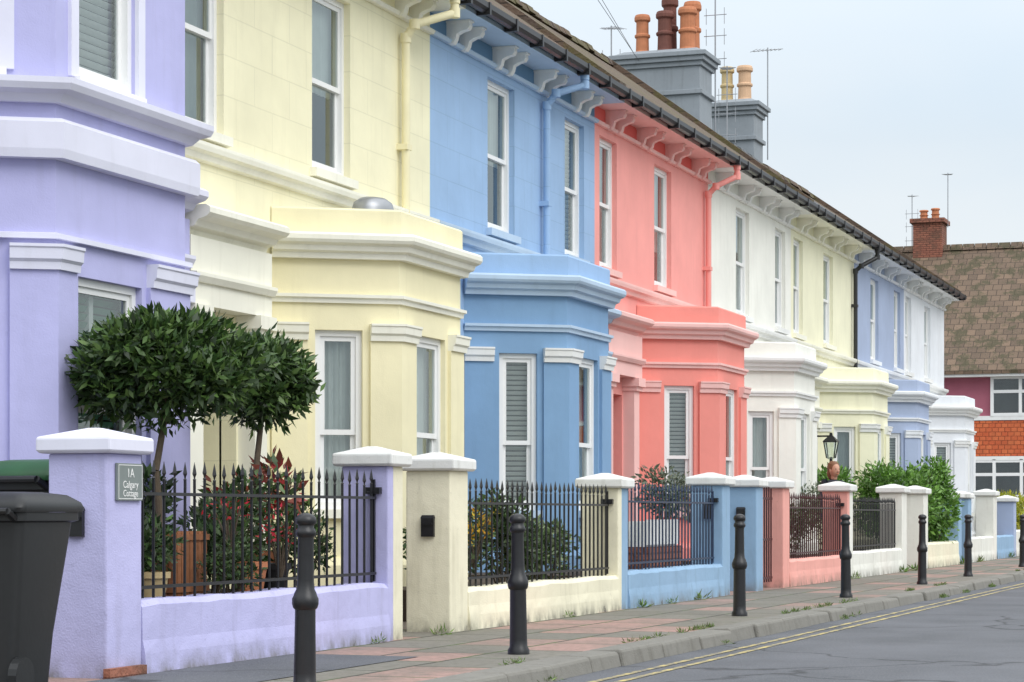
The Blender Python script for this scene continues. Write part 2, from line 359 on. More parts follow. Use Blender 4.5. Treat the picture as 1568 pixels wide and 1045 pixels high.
    if not lilac:
        trim.sweep(bp,[(0,3.05+dz),(.03,3.05+dz),(.035,3.09+dz),(.06,3.1+dz),(.06,3.13+dz),(0,3.13+dz)],c['trim'])
        trim.sweep(bp,cornice(3.46+dz,3.69+dz,.20),c['cor'])
        trim.sweep(bp,[(-.12,3.69+dz),(.02,3.69+dz),(.02,3.92+dz),(.0,3.94+dz),(-.12,3.94+dz)],c['par'])
        trim.poly([(x,y,3.80+dz) for x,y in bp],'capstone')
    else:
        trim.sweep(bp,[(0,3.36),(.09,3.36),(.10,3.42),(.10,3.60),(.07,3.63),(0,3.63)],c['trim'])
        trim.sweep(bp,[(0,3.74),(.05,3.74),(.10,3.79),(.17,3.81),(.19,3.85),(.19,3.89),(0,3.915)],c['trim'])
        trim.sweep(bp,[(0,2.82),(.05,2.82),(.05,2.855),(0,2.865)],c['trim'])
        for (f,a,b),st in zip(((Fl,a0,a1),(Ff,.26,1.10),(Frr,cl-a1,cl-a0)),('blind','blind','net')):
            panel(wall,f,3.36,6.2,[(a,b,3.96,5.95)],bw,.13)
            window(win,f,a,b,3.96,5.95,st,.13,.2,sill='white',split=.5)
            for u in (a-.1,b): fbox(trim,f,u,u+.1,0,.03,3.96,6.1,'lilac_light')
        trim.poly([(x,y,6.19) for x,y in bp],'capstone')
    e=path([(0,YW),(1.60,YW)])
    e=[(e[0][0]+.01,YW),(e[1][0]-.01,YW)]
    et=c.get('ent',c['trim'])
    trim.sweep(e,[(0,2.86+dz),(.2,2.86+dz),(.2,3.44+dz),(0,3.44+dz)],c['bay'] if not c.get('ent') else et)
    trim.sweep(e,[(.2,3.05+dz),(.23,3.05+dz),(.26,3.1+dz),(.26,3.13+dz),(.2,3.135+dz)],et)
    trim.sweep(e,cornice(3.44+dz,3.69+dz,.38),et)
    for a,b in ((.04,.30),(1.30,1.55)):
        u0,u1=rng(a,b)
        fbox(trim,F,u0,u1,0,.17,0,2.68+dz,c.get('dpil','white')); fbox(trim,F,u0-.02,u1+.02,0,.21,2.68+dz,2.74+dz,et); fbox(trim,F,u0-.04,u1+.04,0,.25,2.74+dz,2.858+dz,et)
    full=[(L+.004,YW),(R-.004,YW)]
    trim.sweep(full,[(0,4.02),(.05,4.03),(.07,4.08),(.11,4.10),(.12,4.14),(.12,4.17),(0,4.20)],c['trim'])
    trim.sweep(full,[(0,6.20),(.05,6.20),(.07,6.235),(.04,6.26),(0,6.26)],c['cor'])
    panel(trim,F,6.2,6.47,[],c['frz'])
    fbox(trim,F,.004,W-.004,0,.42,6.45,6.50,c['cor'])
    n=4
    for i in range(n):
        u=(i+.5)*W/n
        for s in (-.2,.2): corbel(trim,F,u+s,.10,c['corb'])
    rf=MB()
    rf.hexa([(L,8.70,6.50),(R,8.70,6.50),(R,12.7,ridge-.08),(L,12.7,ridge-.08),(L,8.70,6.57),(R,8.70,6.57),(R,12.7,ridge),(L,12.7,ridge)],roof)
    rf.hexa([(L,12.7,ridge-.08),(R,12.7,ridge-.08),(R,16.7,6.45),(L,16.7,6.45),(L,12.7,ridge),(R,12.7,ridge),(R,16.7,6.55),(L,16.7,6.55)],roof)
    nn=int(W/.33)
    for i in range(nn):
        a=L+i*W/nn; jz=random.uniform(-.025,.025)
        rf.loft([[(x,12.7-.16,ridge-.06+jz),(x,12.7-.1,ridge+.06+jz),(x,12.7,ridge+.11+jz),(x,12.7+.1,ridge+.06+jz),(x,12.7+.16,ridge-.06+jz)] for x in (a+.01,a+W/nn-.005)],roof)
    g=MB()
    gp=[(8.76,6.57),(8.76,6.51),(8.73,6.475),(8.69,6.46),(8.65,6.475),(8.62,6.51),(8.62,6.57),(8.635,6.57),(8.635,6.52),(8.66,6.49),(8.69,6.48),(8.72,6.49),(8.745,6.52),(8.745,6.57)]
    g.loft([[(x,y,z) for y,z in gp] for x in (L,R)],'gutter')
    for i in range(7):
        x=L+.3+i*.9; g.box(x,x+.05,8.61,8.77,6.44,6.578,'gutter')
    wall.poly([(L,16.4,0),(R,16.4,0),(R,16.4,6.6),(L,16.4,6.6)],c['wall'])
    for x in ((L+.002,R-.002) if k==-2 else (R-.002,)):
        wall.poly([(x,YW,0),(x,16.4,0),(x,16.4,6.6),(x,12.7,ridge-.1),(x,YW,6.75)],c['wall'])
    obs=[wall.build('walls',E),trim.build('mouldings_and_corbels',E),win.build('windows_and_door',E),rf.build('roof',E),g.build('gutter',E)]
    for o in obs: o.location=inv
    return E,inv,L,R
pal={
'lil':dict(wall='lilac',bay='lilac',trim='lilac_light',cap='lilac_light',cor='lilac_light',par='lilac',frz='lilac',corb='lilac_light'),
'yel':dict(wall='yellow',bay='yellow_flat',trim='cream_trim',cap='cream_trim',cor='cream_trim',par='yellow_flat',frz='yellow_flat',corb='cream_trim',ent='cream_trim',dpil='cream_trim'),
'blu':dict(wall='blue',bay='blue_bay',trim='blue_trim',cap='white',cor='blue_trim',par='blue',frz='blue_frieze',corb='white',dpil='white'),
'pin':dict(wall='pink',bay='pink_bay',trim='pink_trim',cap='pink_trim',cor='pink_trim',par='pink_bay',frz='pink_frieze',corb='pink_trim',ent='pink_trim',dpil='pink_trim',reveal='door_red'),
'whi':dict(wall='wh_house',bay='wh_house',trim='white',cap='white',cor='white',par='wh_house',frz='wh_house',corb='white',ent='white'),
'ye2':dict(wall='yellow2',bay='yellow2',trim='cream_trim',cap='white',cor='cream_trim',par='yellow2',frz='yellow2',corb='cream_trim',ent='cream_trim'),
'sla':dict(wall='slateblue',bay='slateblue',trim='end_white',cap='end_white',cor='end_white',par='slateblue',frz='slateblue',corb='end_white',ent='end_white'),
'end':dict(wall='end_white',bay='end_white',trim='white',cap='white',cor='white',par='end_white',frz='end_white',corb='white',ent='white'),
}
H={}
H[-2]=house(-2,'B',pal['lil'],lilac=True,styles=('net','green','netdark'))
H[-1]=house(-1,'A',pal['yel'],dz=-.12,styles=('net','net','netdark'),upst=('netdark','half'),ridge=9.45)
H[0]=house(0,'B',pal['blu'],styles=('blind','net','blind'),upst=('blind','half'),ridge=9.45)
H[1]=house(1,'A',pal['pin'],styles=('blind','netdark','net'),upst=('net','half'),door='door_red',ridge=9.45)
H[2]=house(2,'B',pal['whi'],dz=-.15,styles=('net','net','netdark'),ridge=9.45)
H[3]=house(3,'A',pal['ye2'],dz=-.15,styles=('netdark','net','net'),roof='roof_slate')
H[4]=house(4,'B',pal['sla'],dz=-.1,roof='roof_slate')
H[5]=house(5,'A',pal['end'],dz=-.1)
def parapet(k,ridge=9.45):
    E,inv,L,R=H[k]; m=MB(); x=R-.14
    m.hexa([(x,8.8,6.52),(x+.28,8.8,6.52),(x+.28,12.8,ridge-.06),(x,12.8,ridge-.06),(x,8.8,6.72),(x+.28,8.8,6.72),(x+.28,12.8,ridge+.20),(x,12.8,ridge+.20)],'roof_moss')
    m.build('party_parapet',E).location=inv
parapet(0); parapet(2); parapet(5,9.3)
def pot(m,x,y,z,h,r,mat):
    m.lathe(x,y,[(r*1.08,z),(r*1.08,z+.06),(r*.95,z+.08),(r*.9,z+h*.42),(r*1.12,z+h*.44),(r*1.12,z+h*.5),(r*.9,z+h*.52),(r*.88,z+h*.82),(r*1.15,z+h*.85),(r*1.15,z+h*.93),(r,z+h),(r*.75,z+h),(r*.75,z+h-.15)],mat,16)
def chimney(k,x0,x1,y0,y1,zc,pots):
    E,inv,L,R=H[k]; m=MB()
    m.box(x0,x1,y0,y1,7,zc-.3,'stack')
    m.box(x0-.06,x1+.06,y0-.06,y1+.06,zc-.9,zc-.8,'stack')
    for i,(o,a,b) in enumerate(((.05,-.30,-.2),(.11,-.2,-.1),(.16,-.1,.0))): m.box(x0-o,x1+o,y0-o,y1+o,zc+a,zc+b,'stack')
    m.loft([[(x0-.1,y0-.1,zc),(x1+.1,y0-.1,zc),(x1+.1,y1+.1,zc),(x0-.1,y1+.1,zc)],[(x0+.1,y0+.1,zc+.1),(x1-.1,y0+.1,zc+.1),(x1-.1,y1-.1,zc+.1),(x0+.1,y1-.1,zc+.1)]],'stack')
    for p in pots: pot(m,*p)
    m.build('chimney_stack',E,bevel=.012).location=inv
chimney(3,46.8,47.8,12.4,14.2,10.75,[(47.1,13.75,10.8,.86,.15,'terracotta'),(47.5,13.25,10.8,1.3,.16,'potdark'),(47.1,13.25,10.8,.9,.17,'potdark'),(47.1,12.75,10.8,.95,.18,'terracotta'),(47.5,12.75,10.8,1.15,.17,'terracotta')])
chimney(4,52.8,53.7,12.67,13.7,10.72,[(53.1,13.4,10.77,.86,.15,'potbuff'),(53.1,12.97,10.77,.86,.17,'potcream')])
def aerial(x,y,z,h,kind=0,rot=0,l0=.6):
    m=MB(); m.rod((x,y,z),(x,y,z+h),.016,'alu')
    dx,dy=math.cos(rot),math.sin(rot)
    bz=z+h-.12
    m.rod((x-dx*l0,y-dy*l0,bz),(x+dx*l0,y+dy*l0,bz+.12),.010,'alu')
    for i in range(8):
        t=(-.92+i*.25)*l0; l=.2-.014*i
        m.rod((x+dx*t-dy*l,y+dy*t+dx*l,bz+.06+t*.1),(x+dx*t+dy*l,y+dy*t-dx*l,bz+.06+t*.1),.006,'alu',5)
    if kind:
        for q in (.55,1.0,1.5):
            for s in (-.2,.2): m.rod((x,y+s,bz-q-.2),(x,y+s,bz-q+.15),.007,'alu',5)
            m.rod((x,y-.25,bz-q),(x,y+.25,bz-q),.009,'alu')
    m.build('tv_aerial')
aerial(47.9,12.35,9.2,3.2,1,.2,.3); aerial(47.6,14.6,9.0,2.6,1,1.1,.3)
aerial(53.9,12.6,9.5,2.7,0,-.9,.4); aerial(52.3,13.2,9.2,2.3,1,.3,.3)
w=MB(); w.tube([(47.3,14.0,10.9),(38,13,11.9),(28,12.5,13.6)],.006,'iron',5); w.tube([(47.3,13.8,10.6),(40,12.8,10.8),(32,10,11.4),(22,4,13)],.006,'iron',5); w.build('overhead_wire')
def pipe(k,pts,mat,r=.045,hop=None):
    E,inv,L,R=H[k]; m=MB(); m.tube(pts,r,mat,10)
    for a in pts: m.lathe(a[0],a[1],[(r*1.25,a[2]-.05),(r*1.25,a[2]+.05)],mat,10)
    z=pts[-1][2]+.9
    while z<min(pts[-2][2],6): m.box(pts[-1][0]-r*1.5,pts[-1][0]+r*1.5,pts[-1][1]-r,YW,z,z+.06,mat); z+=1.35
    m.build('downpipe',E,smooth=True).location=inv
pipe(-1,[(22.75,8.72,6.45),(22.75,8.72,6.3),(22.35,9.02,6.12),(22.35,9.12,5.98),(22.35,9.12,3.9)],'yellow_flat')
pipe(0,[(27.3,8.72,6.45),(27.3,8.72,6.34),(27.0,9.0,6.2),(27.0,9.12,6.05),(27.0,9.12,3.9)],'blue')
pipe(0,[(23.42,9.12,3.6),(23.5,9.12,3.45),(23.5,9.12,.3)],'blue_bay')
pipe(1,[(35.2,8.72,6.45),(35.2,8.72,6.3),(34.95,9.0,6.12),(34.95,9.12,6.0),(34.95,9.12,3.9)],'pink')
pipe(3,[(47.25,8.72,6.45),(47.25,8.72,6.3),(46.95,9.0,6.1),(46.95,9.12,6.0),(46.95,9.12,.3)],'gutter')
m=MB(); m.box(42.45,42.55,8.70,8.98,2.42,2.45,'iron'); 
m.loft([[(42.5+sx*a,8.72+sy*a,z) for sx,sy in((-1,-1),(1,-1),(1,1),(-1,1))] for a,z in ((.05,2.0),(.07,2.04),(.115,2.32))],'glass')
m.loft([[(42.5+sx*a,8.72+sy*a,z) for sx,sy in((-1,-1),(1,-1),(1,1),(-1,1))] for a,z in ((.13,2.32),(.13,2.34),(.03,2.45),(.02,2.5))],'iron')
for sx in(-1,1):
    for sy in (-1,1): m.rod((42.5+sx*.07,8.72+sy*.07,2.02),(42.5+sx*.115,8.72+sy*.115,2.33),.012,'iron',5)
m.rod((42.5,8.72,1.92),(42.5,8.72,2.04),.03,'iron'); m.build('wall_lantern')
m=MB()
m.loft([[(20.6+r*math.cos(t),8.75+r*math.sin(t)*.7,z) for t in [2*math.pi*j/20 for j in range(20)]] for r,z in ((.28,3.68),(.28,3.93),(.25,4.0),(.17,4.04),(.02,4.06))],'alu')
m.build('roof_vent_cowl',smooth=True)
# ------------------------------------------------------------------ garden fronts
def pillar(x0,x1,zt,mat,mat2=None,y0=6.65,y1=7.04,cap='capstone'):
    m=MB(); xm=x0+(x1-x0)*.35 if mat2 else x1
    m.box(x0,xm,y0,y1,-.03,zt,mat)
    if mat2: m.box(xm,x1,y0+.002,y1-.002,-.03,zt,mat2)
    o=.055; xa,xb,ya,yb=x0-o,x1+o,y0-o,y1+o; xc=(x0+x1)/2; yc=(y0+y1)/2
    m.loft([[(xa+.015,ya+.015,zt),(xb-.015,ya+.015,zt),(xb-.015,yb-.015,zt),(xa+.015,yb-.015,zt)],
            [(xa,ya,zt+.02),(xb,ya,zt+.02),(xb,yb,zt+.02),(xa,yb,zt+.02)],
            [(xa,ya,zt+.095),(xb,ya,zt+.095),(xb,yb,zt+.095),(xa,yb,zt+.095)],
            [(xc-.03,yc-.03,zt+.155),(xc+.03,yc-.03,zt+.155),(xc+.03,yc+.03,zt+.155),(xc-.03,yc+.03,zt+.155)]],cap)
    return m.build('gate_pillar',bevel=.014)
def gwall(x0,x1,h,mat,y=6.65):
    m=MB(); n=18
    rings=[]
    for i in range(n+1):
        x=x0+(x1-x0)*i/n; j=random.uniform(-.008,.008); q=random.uniform(-.01,.01)
        rings.append([(x,y-.02+q,-.03),(x,y-.012+q,.12),(x,y+q*.5,.2),(x,y,h-.035+j),(x,y+.03,h+j),(x,y+.19,h+j),(x,y+.22,h-.03+j),(x,y+.22,-.03)])
    m.loft(rings,mat); return m.build('garden_wall')
def railing(x0,x1,zb,zt,mat,y=6.76,sp=.135):
    m=MB(); n=int((x1-x0)/sp)
    m.box(x0,x1,y-.02,y+.02,zb+.05,zb+.07,mat); m.box(x0,x1,y-.02,y+.02,zt-.2,zt-.18,mat)
    for i in range(n+1):
        x=x0+.05+(x1-x0-.1)*i/n; j=random.uniform(-.01,.01); lx=random.uniform(-.006,.006)
        m.rod((x,y,zb-.02),(x+lx,y,zt-.09+j),.0095,mat,6)
        z=zt-.10+j
        m.loft([[(x+lx+dx*a,y+dy*a*.7,z+q) for dx,dy in((1,0),(0,1),(-1,0),(0,-1))] for a,q in ((.008,0),(.019,.008),(.008,.018),(.012,.03),(.022,.045),(.012,.085),(.001,.12))],mat)
    for x in (x0+.01,x1-.01):
        m.box(x-.012,x+.012,y-.012,y+.012,zb,zt-.05,mat)
    return m.build('iron_railing')
gwall(12.13,15.95,.44,'lilac_wall'); railing(12.15,15.93,.45,1.27,'iron')
pillar(11.71,12.13,1.31,'lilac_wall',cap='lilac_light'); pillar(15.95,16.25,1.32,'lilac_wall','yellow_wall')
pillar(17.25,17.66,1.31,'yellow_wall',cap='capstone')
gwall(17.66,21.93,.35,'yellow_wall'); railing(17.68,21.9,.36,1.24,'iron')
pillar(21.93,22.27,1.22,'yellow_wall','blue_wall')
gwall(22.27,26.15,.38,'blue_wall'); railing(22.3,26.1,.39,1.28,'iron_navy')
pillar(26.15,26.5,1.30,'blue_wall'); pillar(27.85,28.2,1.30,'blue_wall'); pillar(29.35,29.72,1.30,'pink_wall')
gwall(29.72,33.65,.36,'pink_wall'); railing(29.75,33.6,.37,1.24,'iron_red')
pillar(33.65,34.05,1.30,'pink_wall','wh_wall')
gwall(34.05,38.3,.4,'wh_wall'); railing(34.1,38.2,.41,1.22,'iron')
pillar(38.3,38.75,1.32,'wh_wall'); pillar(40.5,40.95,1.32,'wh_wall')
gwall(40.95,44.6,.45,'yellow_wall'); pillar(44.6,45.0,1.28,'blue_wall')
gwall(46.3,49.6,.5,'wh_wall'); pillar(45.9,46.3,1.28,'blue_wall'); pillar(49.6,50.1,1.36,'wh_wall')
gwall(50.1,53,.5,'blue_wall'); pillar(53,53.4,1.25,'slateblue'); gwall(53.4,59,.6,'wh_wall'); pillar(59,59.4,1.3,'wh_wall')
def gate(x0,x1,mat,zt=1.15):
    m=MB(); y=6.8
    for z in (.12,.62,zt-.15): m.box(x0,x1,y-.015,y+.015,z,z+.03,mat)
    n=8
    for i in range(n+1):
        x=x0+.02+(x1-x0-.04)*i/n; m.rod((x,y,.08),(x,y,zt+.05*math.sin(math.pi*i/n)),.01,mat,6)
    m.build('iron_gate')
gate(28.25,29.3,'iron_red',1.3)
m=MB(); m.box(11.66,12.1,6.6,6.645,-.01,.06,'brick'); m.build('brick_step')
def letterbox(x,y,z):
    m=MB(); m.box(x-.03,x,y-.055,y+.055,z-.075,z+.075,'iron'); m.box(x-.045,x-.03,y-.045,y+.045,z+.02,z+.04,'iron'); 
    m.loft([[(x-.03,y-.06,z+.075),(x,y-.06,z+.075),(x,y+.06,z+.075),(x-.03,y+.06,z+.075)],[(x-.02,y-.05,z+.1),(x,y-.05,z+.1),(x,y+.05,z+.1),(x-.02,y+.05,z+.1)]],'iron')
    m.build('letterbox')
letterbox(11.708,6.85,.90); letterbox(17.248,6.84,.85); letterbox(27.848,6.85,.95); letterbox(26.148,6.83,.98)
for x,z in ((15.94,1.13),(21.92,1.08),(26.14,1.12),(33.64,1.1)):
    m=MB(); m.box(x-.05,x,6.7,6.82,z-.02,z+.03,'iron'); m.box(x-.16,x-.05,6.755,6.765,z-.01,z+.0,'iron'); m.build('railing_bracket')
E=empty('house_name_plate',(11.95,6.64,1.145))
m=MB(); m.box(-.15,.15,-.012,.008,-.11,.11,'plate'); o=m.build('plate',E,bevel=.004)
m=MB(); 
for a in (-.142,.138): m.box(a,a+.004,-.0135,-.0125,-.10,.10,'white')
m.box(-.138,.138,-.0135,-.0125,.097,.101,'white'); m.box(-.138,.138,-.0135,-.0125,-.101,-.097,'white'); m.build('plate_border',E)
def text(s,x,z,size):
    c=bpy.data.curves.new('lettering','FONT'); c.body=s; c.size=size; c.align_x='CENTER'; c.extrude=.0008
    o=bpy.data.objects.new('lettering',c); COL.objects.link(o); o.parent=E; o.location=(x,-.0135,z); o.rotation_euler=(math.pi/2,0,0); c.materials.append(M['white'])
text('1A',0,.028,.075); text('Calgary',0,-.035,.06); text('Cottage',0,-.085,.055)
def bed(x0,x1,z): 
    m=MB(); m.box(x0,x1,6.87,9.19,-.02,z,'soil'); m.build('garden_bed')
bed(12.95,15.9,.38); bed(18.9,22.9,.28); bed(23.3,26.6,.3); bed(31,34.9,.3); bed(36.0,39,.3); bed(43,46.5,.3); bed(49,52.5,.3)
# ------------------------------------------------------------------ ground
def sheet(name,x0,x1,y0,y1,z,mat):
    m=MB(); m.poly([(x0,y0,z),(x1,y0,z),(x1,y1,z),(x0,y1,z)],mat); return m.build(name)
sheet('ground',-500,900,-700,700,-.13,'ground')
sheet('road',-60,61.0,-3.2,4.62,-.10,'asphalt')
sheet('cross_road',61.0,70,-120,120,-.10,'asphalt')
sheet('pavement',-20,61,4.85,9.3,0,'paving')
sheet('opposite_pavement',-20,61,-5.6,-3.2,.0,'paving')
sheet('far_pavement',70,73,-60,60,.0,'paving')
for i,y in enumerate((4.32,4.17)): sheet('yellow_line',-20,60,y-.026,y+.026,-.096,'yline')
sheet('asphalt_patch',8.0,14.2,5.7,6.62,.004,'asphalt')
m=MB(); x=-10.
while x<61:
    l=random.uniform(.6,1.15); t=random.uniform(-.014,.012); yy=random.uniform(-.02,.02); t2=t+random.uniform(-.01,.01)
    m.hexa([(x+.012,4.58+yy,-.12),(x+l-.012,4.58+yy,-.12),(x+l-.012,4.86,-.12),(x+.012,4.86,-.12),(x+.012,4.61+yy,.006+t),(x+l-.012,4.61+yy,.006+t2),(x+l-.012,4.86,.006),(x+.012,4.86,.006)],'granite'); x+=l
m.build('kerb',bevel=.022)
m=MB(); m.box(-10,61,-3.4,-3.2,-.12,.01,'granite'); m.build('opposite_kerb')
# ------------------------------------------------------------------ bollards
def bollard(x,y):
    m=MB(); P=[(.075,0),(.075,.03),(.062,.05),(.060,.10),(.056,.40),(.056,.44),(.066,.45),(.072,.47),(.072,.50),(.064,.515),(.06,.53),(.050,.55),(.046,.60),(.043,.80),(.044,.83),(.054,.84),(.057,.855),(.052,.87),(.044,.88),(.044,.895),(.055,.905),(.058,.92),(.054,.935),(.042,.95),(.02,.96),(.002,.962)]
    m.lathe(0,0,P,'iron',24); o=m.build('bollard',smooth=True); o.location=(x,y,0); o.rotation_euler=(random.uniform(-.012,.012),random.uniform(-.012,.012),0); return o
for x in (11.25,14.73,21.0,26.1,31.4,35.7,42.5,49.0,56.0): bollard(x,5.18)
# ------------------------------------------------------------------ wheelie bins
def bin_(x,y,lid,rot=0,sc=1):
    E=empty('wheelie_bin',(x,y,0)); E.rotation_euler=(0,0,rot); E.scale=(sc,sc,sc)
    def rr(w,d,z,oy=0,r=.05):
        pts=[]
        for cx,cy,a0 in ((w/2-r,d/2-r,0),(-w/2+r,d/2-r,90),(-w/2+r,-d/2+r,180),(w/2-r,-d/2+r,270)):
            for i in range(4):
                a=math.radians(a0+i*30); pts.append((cx+r*math.cos(a),cy+oy+r*math.sin(a),z))
        return pts
    m=MB(); m.loft([rr(.44,.42,.04,.09),rr(.46,.45,.3,.07),rr(.54,.60,.90,.01),rr(.54,.60,.91,.01),rr(.585,.66,.92),rr(.585,.66,.965)],'plastic_black'); m.build('body',E,smooth=True)
    m=MB(); m.loft([rr(.60,.72,.966,-.01),rr(.61,.73,.99,-.01),rr(.59,.70,1.02,-.01),rr(.50,.56,1.06,0),rr(.30,.36,1.075,.0)],lid); m.box(-.16,.16,-.44,-.36,.97,1.0,lid); m.build('lid',E,smooth=True)
    m=MB(); m.rod((-.24,.40,.97),(.24,.40,.97),.018,'plastic_black')
    for s in (-.24,.24): m.rod((s,.32,.93),(s,.40,.97),.02,'plastic_black')
    m.rod((-.27,.27,.1),(.27,.27,.1),.012,'iron'); m.build('handle',E)
    m=MB()
    for s in (-.25,.25): m.rod((s-.025,.27,.1),(s+.025,.27,.1),.1,'plastic_black',18)
    m.build('wheels',E)
    return E
bin_(10.76,6.74,'plastic_black',math.radians(90)+.05)
bin_(12.4,7.42,'plastic_green',math.radians(80),1.2)
# ------------------------------------------------------------------ foliage
def foliage(name,blobs,n,size,cols,wid=.42,inner=.45,lump=.12,droop=0,parent=None,seed=0,flat=.5,jit=.06):
    rng=np.random.default_rng(seed+11)
    tot=sum(b[3]*b[4]+b[4]*b[5]+b[3]*b[5] for b in blobs); V=[];C=[]
    cols=np.array(cols,float)
    for b in blobs:
        k=int(n*(b[3]*b[4]+b[4]*b[5]+b[3]*b[5])/tot)
        d=rng.normal(size=(k,3)); d/=np.linalg.norm(d,axis=1)[:,None]
        ph=rng.uniform(0,6,6)
        L=1+lump*(np.sin(d[:,0]*7+ph[0])*np.sin(d[:,1]*6+ph[1])+np.sin(d[:,2]*8+ph[2])*np.cos(d[:,0]*5+ph[3])*.7)+rng.normal(0,jit,k)
        r=(1-inner*rng.random(k)**1.7)*L
        P=np.array(b[:3])+d*r[:,None]*np.array(b[3:6])
        dirn=d*.9+rng.normal(0,.75,(k,3)); dirn[:,2]+=.25-droop; dirn/=np.linalg.norm(dirn,axis=1)[:,None]
        side=np.cross(dirn,rng.normal(size=(k,3))*flat+d+np.array([0,0,.6])); side/=np.linalg.norm(side,axis=1)[:,None]+1e-6
        nr=np.cross(dirn,side)
        s=(size*rng.uniform(.6,1.25,k))[:,None]
        a=P; t=P+dirn*s; mid=P+dirn*s*.45+nr*s*.08
        V.append(np.stack([a,mid+side*s*wid*.5,t,mid-side*s*wid*.5],1))
        i=rng.integers(0,len(cols),k); cc=cols[i]*rng.uniform(.6,1.35,k)[:,None]
        C.append(cc)
    V=np.concatenate(V);C=np.concatenate(C);k=len(V)
    me=bpy.data.meshes.new(name); me.vertices.add(k*4); me.vertices.foreach_set('co',V.reshape(-1).astype(np.float32))
    me.loops.add(k*4); me.loops.foreach_set('vertex_index',np.arange(k*4,dtype=np.int32))
    me.polygons.add(k); me.polygons.foreach_set('loop_start',np.arange(0,k*4,4,dtype=np.int32))
    try: me.polygons.foreach_set('loop_total',np.full(k,4,dtype=np.int32))
    except Exception: pass
    me.update(calc_edges=True)
    ca=me.color_attributes.new('Col','FLOAT_COLOR','CORNER')
    cc=np.ones((k*4,4),np.float32); cc[:,:3]=np.repeat(C,4,0); ca.data.foreach_set('color',cc.reshape(-1))
    me.materials.append(M['leaf'])
    o=bpy.data.objects.new(name,me); COL.objects.link(o)
    if parent: o.parent=parent
    return o
G=[(.035,.075,.02),(.055,.11,.028),(.08,.15,.035),(.03,.055,.018),(.12,.20,.05)]
def baytree(x,y,cx,cy,cz,rx,rz,n,seed,zb=.55):
    E=empty('bay_tree')
    m=MB(); pts=[(x,y,zb),(x+.03,y,zb+.4),(x-.01,y+.01,zb+.7),(cx,cy,cz-rz*.75),(cx,cy,cz-rz*.2)]
    for i,(a,b) in enumerate(zip(pts[:-1],pts[1:])): m.rod(a,b,.03-.003*i,'bark',10,.03-.003*(i+1))
    for i in range(9):
        t=i*2.4; m.rod((cx,cy,cz-rz*.7+.02*i),(cx+math.cos(t)*rx*.7,cy+math.sin(t)*rx*.7,cz+rz*.25*math.sin(i)),.012,'bark',6,.004)
    m.build('trunk_and_limbs',E)
    rng=random.Random(seed)
    bl=[(cx,cy,cz,rx*.82,rx*.82,rz*.82)]
    for i in range(22):
        t=rng.uniform(0,6.28); e=rng.uniform(-.6,1); q=math.sqrt(max(0,1-e*e)); s=rng.uniform(.2,.4)
        bl.append((cx+math.cos(t)*q*rx*.72,cy+math.sin(t)*q*rx*.72,cz+e*rz*.64,rx*s,rx*s,rz*s))
    foliage('crown',bl,n,.095,G,.34,.5,.14,parent=E,seed=seed,jit=.10)
baytree(13.9,7.5,14.08,7.54,1.95,.64,.42,14500,3)
baytree(15.55,7.55,15.72,7.6,1.95,.41,.38,8200,5)
def planter(x,y,z,w,h,mat='wood'):
    m=MB(); n=7
    for i in range(n):
        a=x-w/2+w*i/n; m.box(a+.004,a+w/n-.004,y-w/2,y-w/2+.02,z,z+h,mat); m.box(a+.004,a+w/n-.004,y+w/2-.02,y+w/2,z,z+h,mat)
        a=y-w/2+w*i/n; m.box(x-w/2-.02,x-w/2,a+.004,a+w/n-.004,z,z+h,mat); m.box(x+w/2,x+w/2+.02,a+.004,a+w/n-.004,z,z+h,mat)
    for q in (z+.05,z+h-.06): m.box(x-w/2-.03,x+w/2+.03,y-w/2-.012,y-w/2,q,q+.04,mat); m.box(x-w/2-.032,x-w/2-.02,y-w/2,y+w/2,q,q+.04,mat)
    m.box(x-w/2+.02,x+w/2-.02,y-w/2+.02,y+w/2-.02,z,z+h-.05,'soil')
    m.build('wooden_planter')
planter(13.9,7.45,.38,.42,.46)
def tpot(x,y,z,r,h,mat='terracotta'):
    m=MB(); m.lathe(x,y,[(r*.7,z),(r*.95,z+h*.8),(r*1.08,z+h*.8),(r*1.08,z+h),(r*.95,z+h),(r*.9,z+h*.92)],mat,20); m.build('plant_pot',smooth=True)
tpot(15.55,7.55,.38,.17,.3); tpot(14.6,7.15,.38,.13,.24); tpot(13.25,7.2,.38,.12,.2,'potbuff'); tpot(15.1,7.2,.38,.12,.22,'plastic_black')
GD=[(.03,.06,.02),(.05,.10,.03),(.08,.15,.04),(.10,.14,.06)]
RED=[(.35,.04,.04),(.45,.12,.07),(.20,.05,.03),(.07,.13,.04),(.09,.15,.04)]
LT=[(.11,.24,.035),(.15,.32,.045),(.08,.18,.03),(.19,.36,.07)]
GY=[(.16,.19,.12),(.22,.25,.17),(.10,.14,.08)]
FR=[(.6,.03,.06),(.5,.02,.03),(.06,.1,.03),(.05,.09,.03),(.07,.12,.03)]
def shrub(name,x,y,z,rx,rz,n,size,cols,seed,twig=True,**kw):
    E=empty(name); rg=random.Random(seed); bl=[(x,y,z,rx*.75,rx*.75,rz*.75)]
    for i in range(6):
        t=rg.uniform(0,6.28); bl.append((x+math.cos(t)*rx*.55,y+math.sin(t)*rx*.4,z+rg.uniform(-.5,.7)*rz,rx*.42,rx*.42,rz*.42))
    foliage('leaves',bl,n,size,cols,parent=E,seed=seed,jit=.1,**kw)
    m=MB()
    for i in range(7):
        t=rg.uniform(0,6.28); m.rod((x,y,max(.0,z-rz-.15)),(x+math.cos(t)*rx*.6,y+math.sin(t)*rx*.6,z+rg.uniform(0,.6)*rz),.01,'bark',6,.003)
    m.build('stems',E)
sd=20
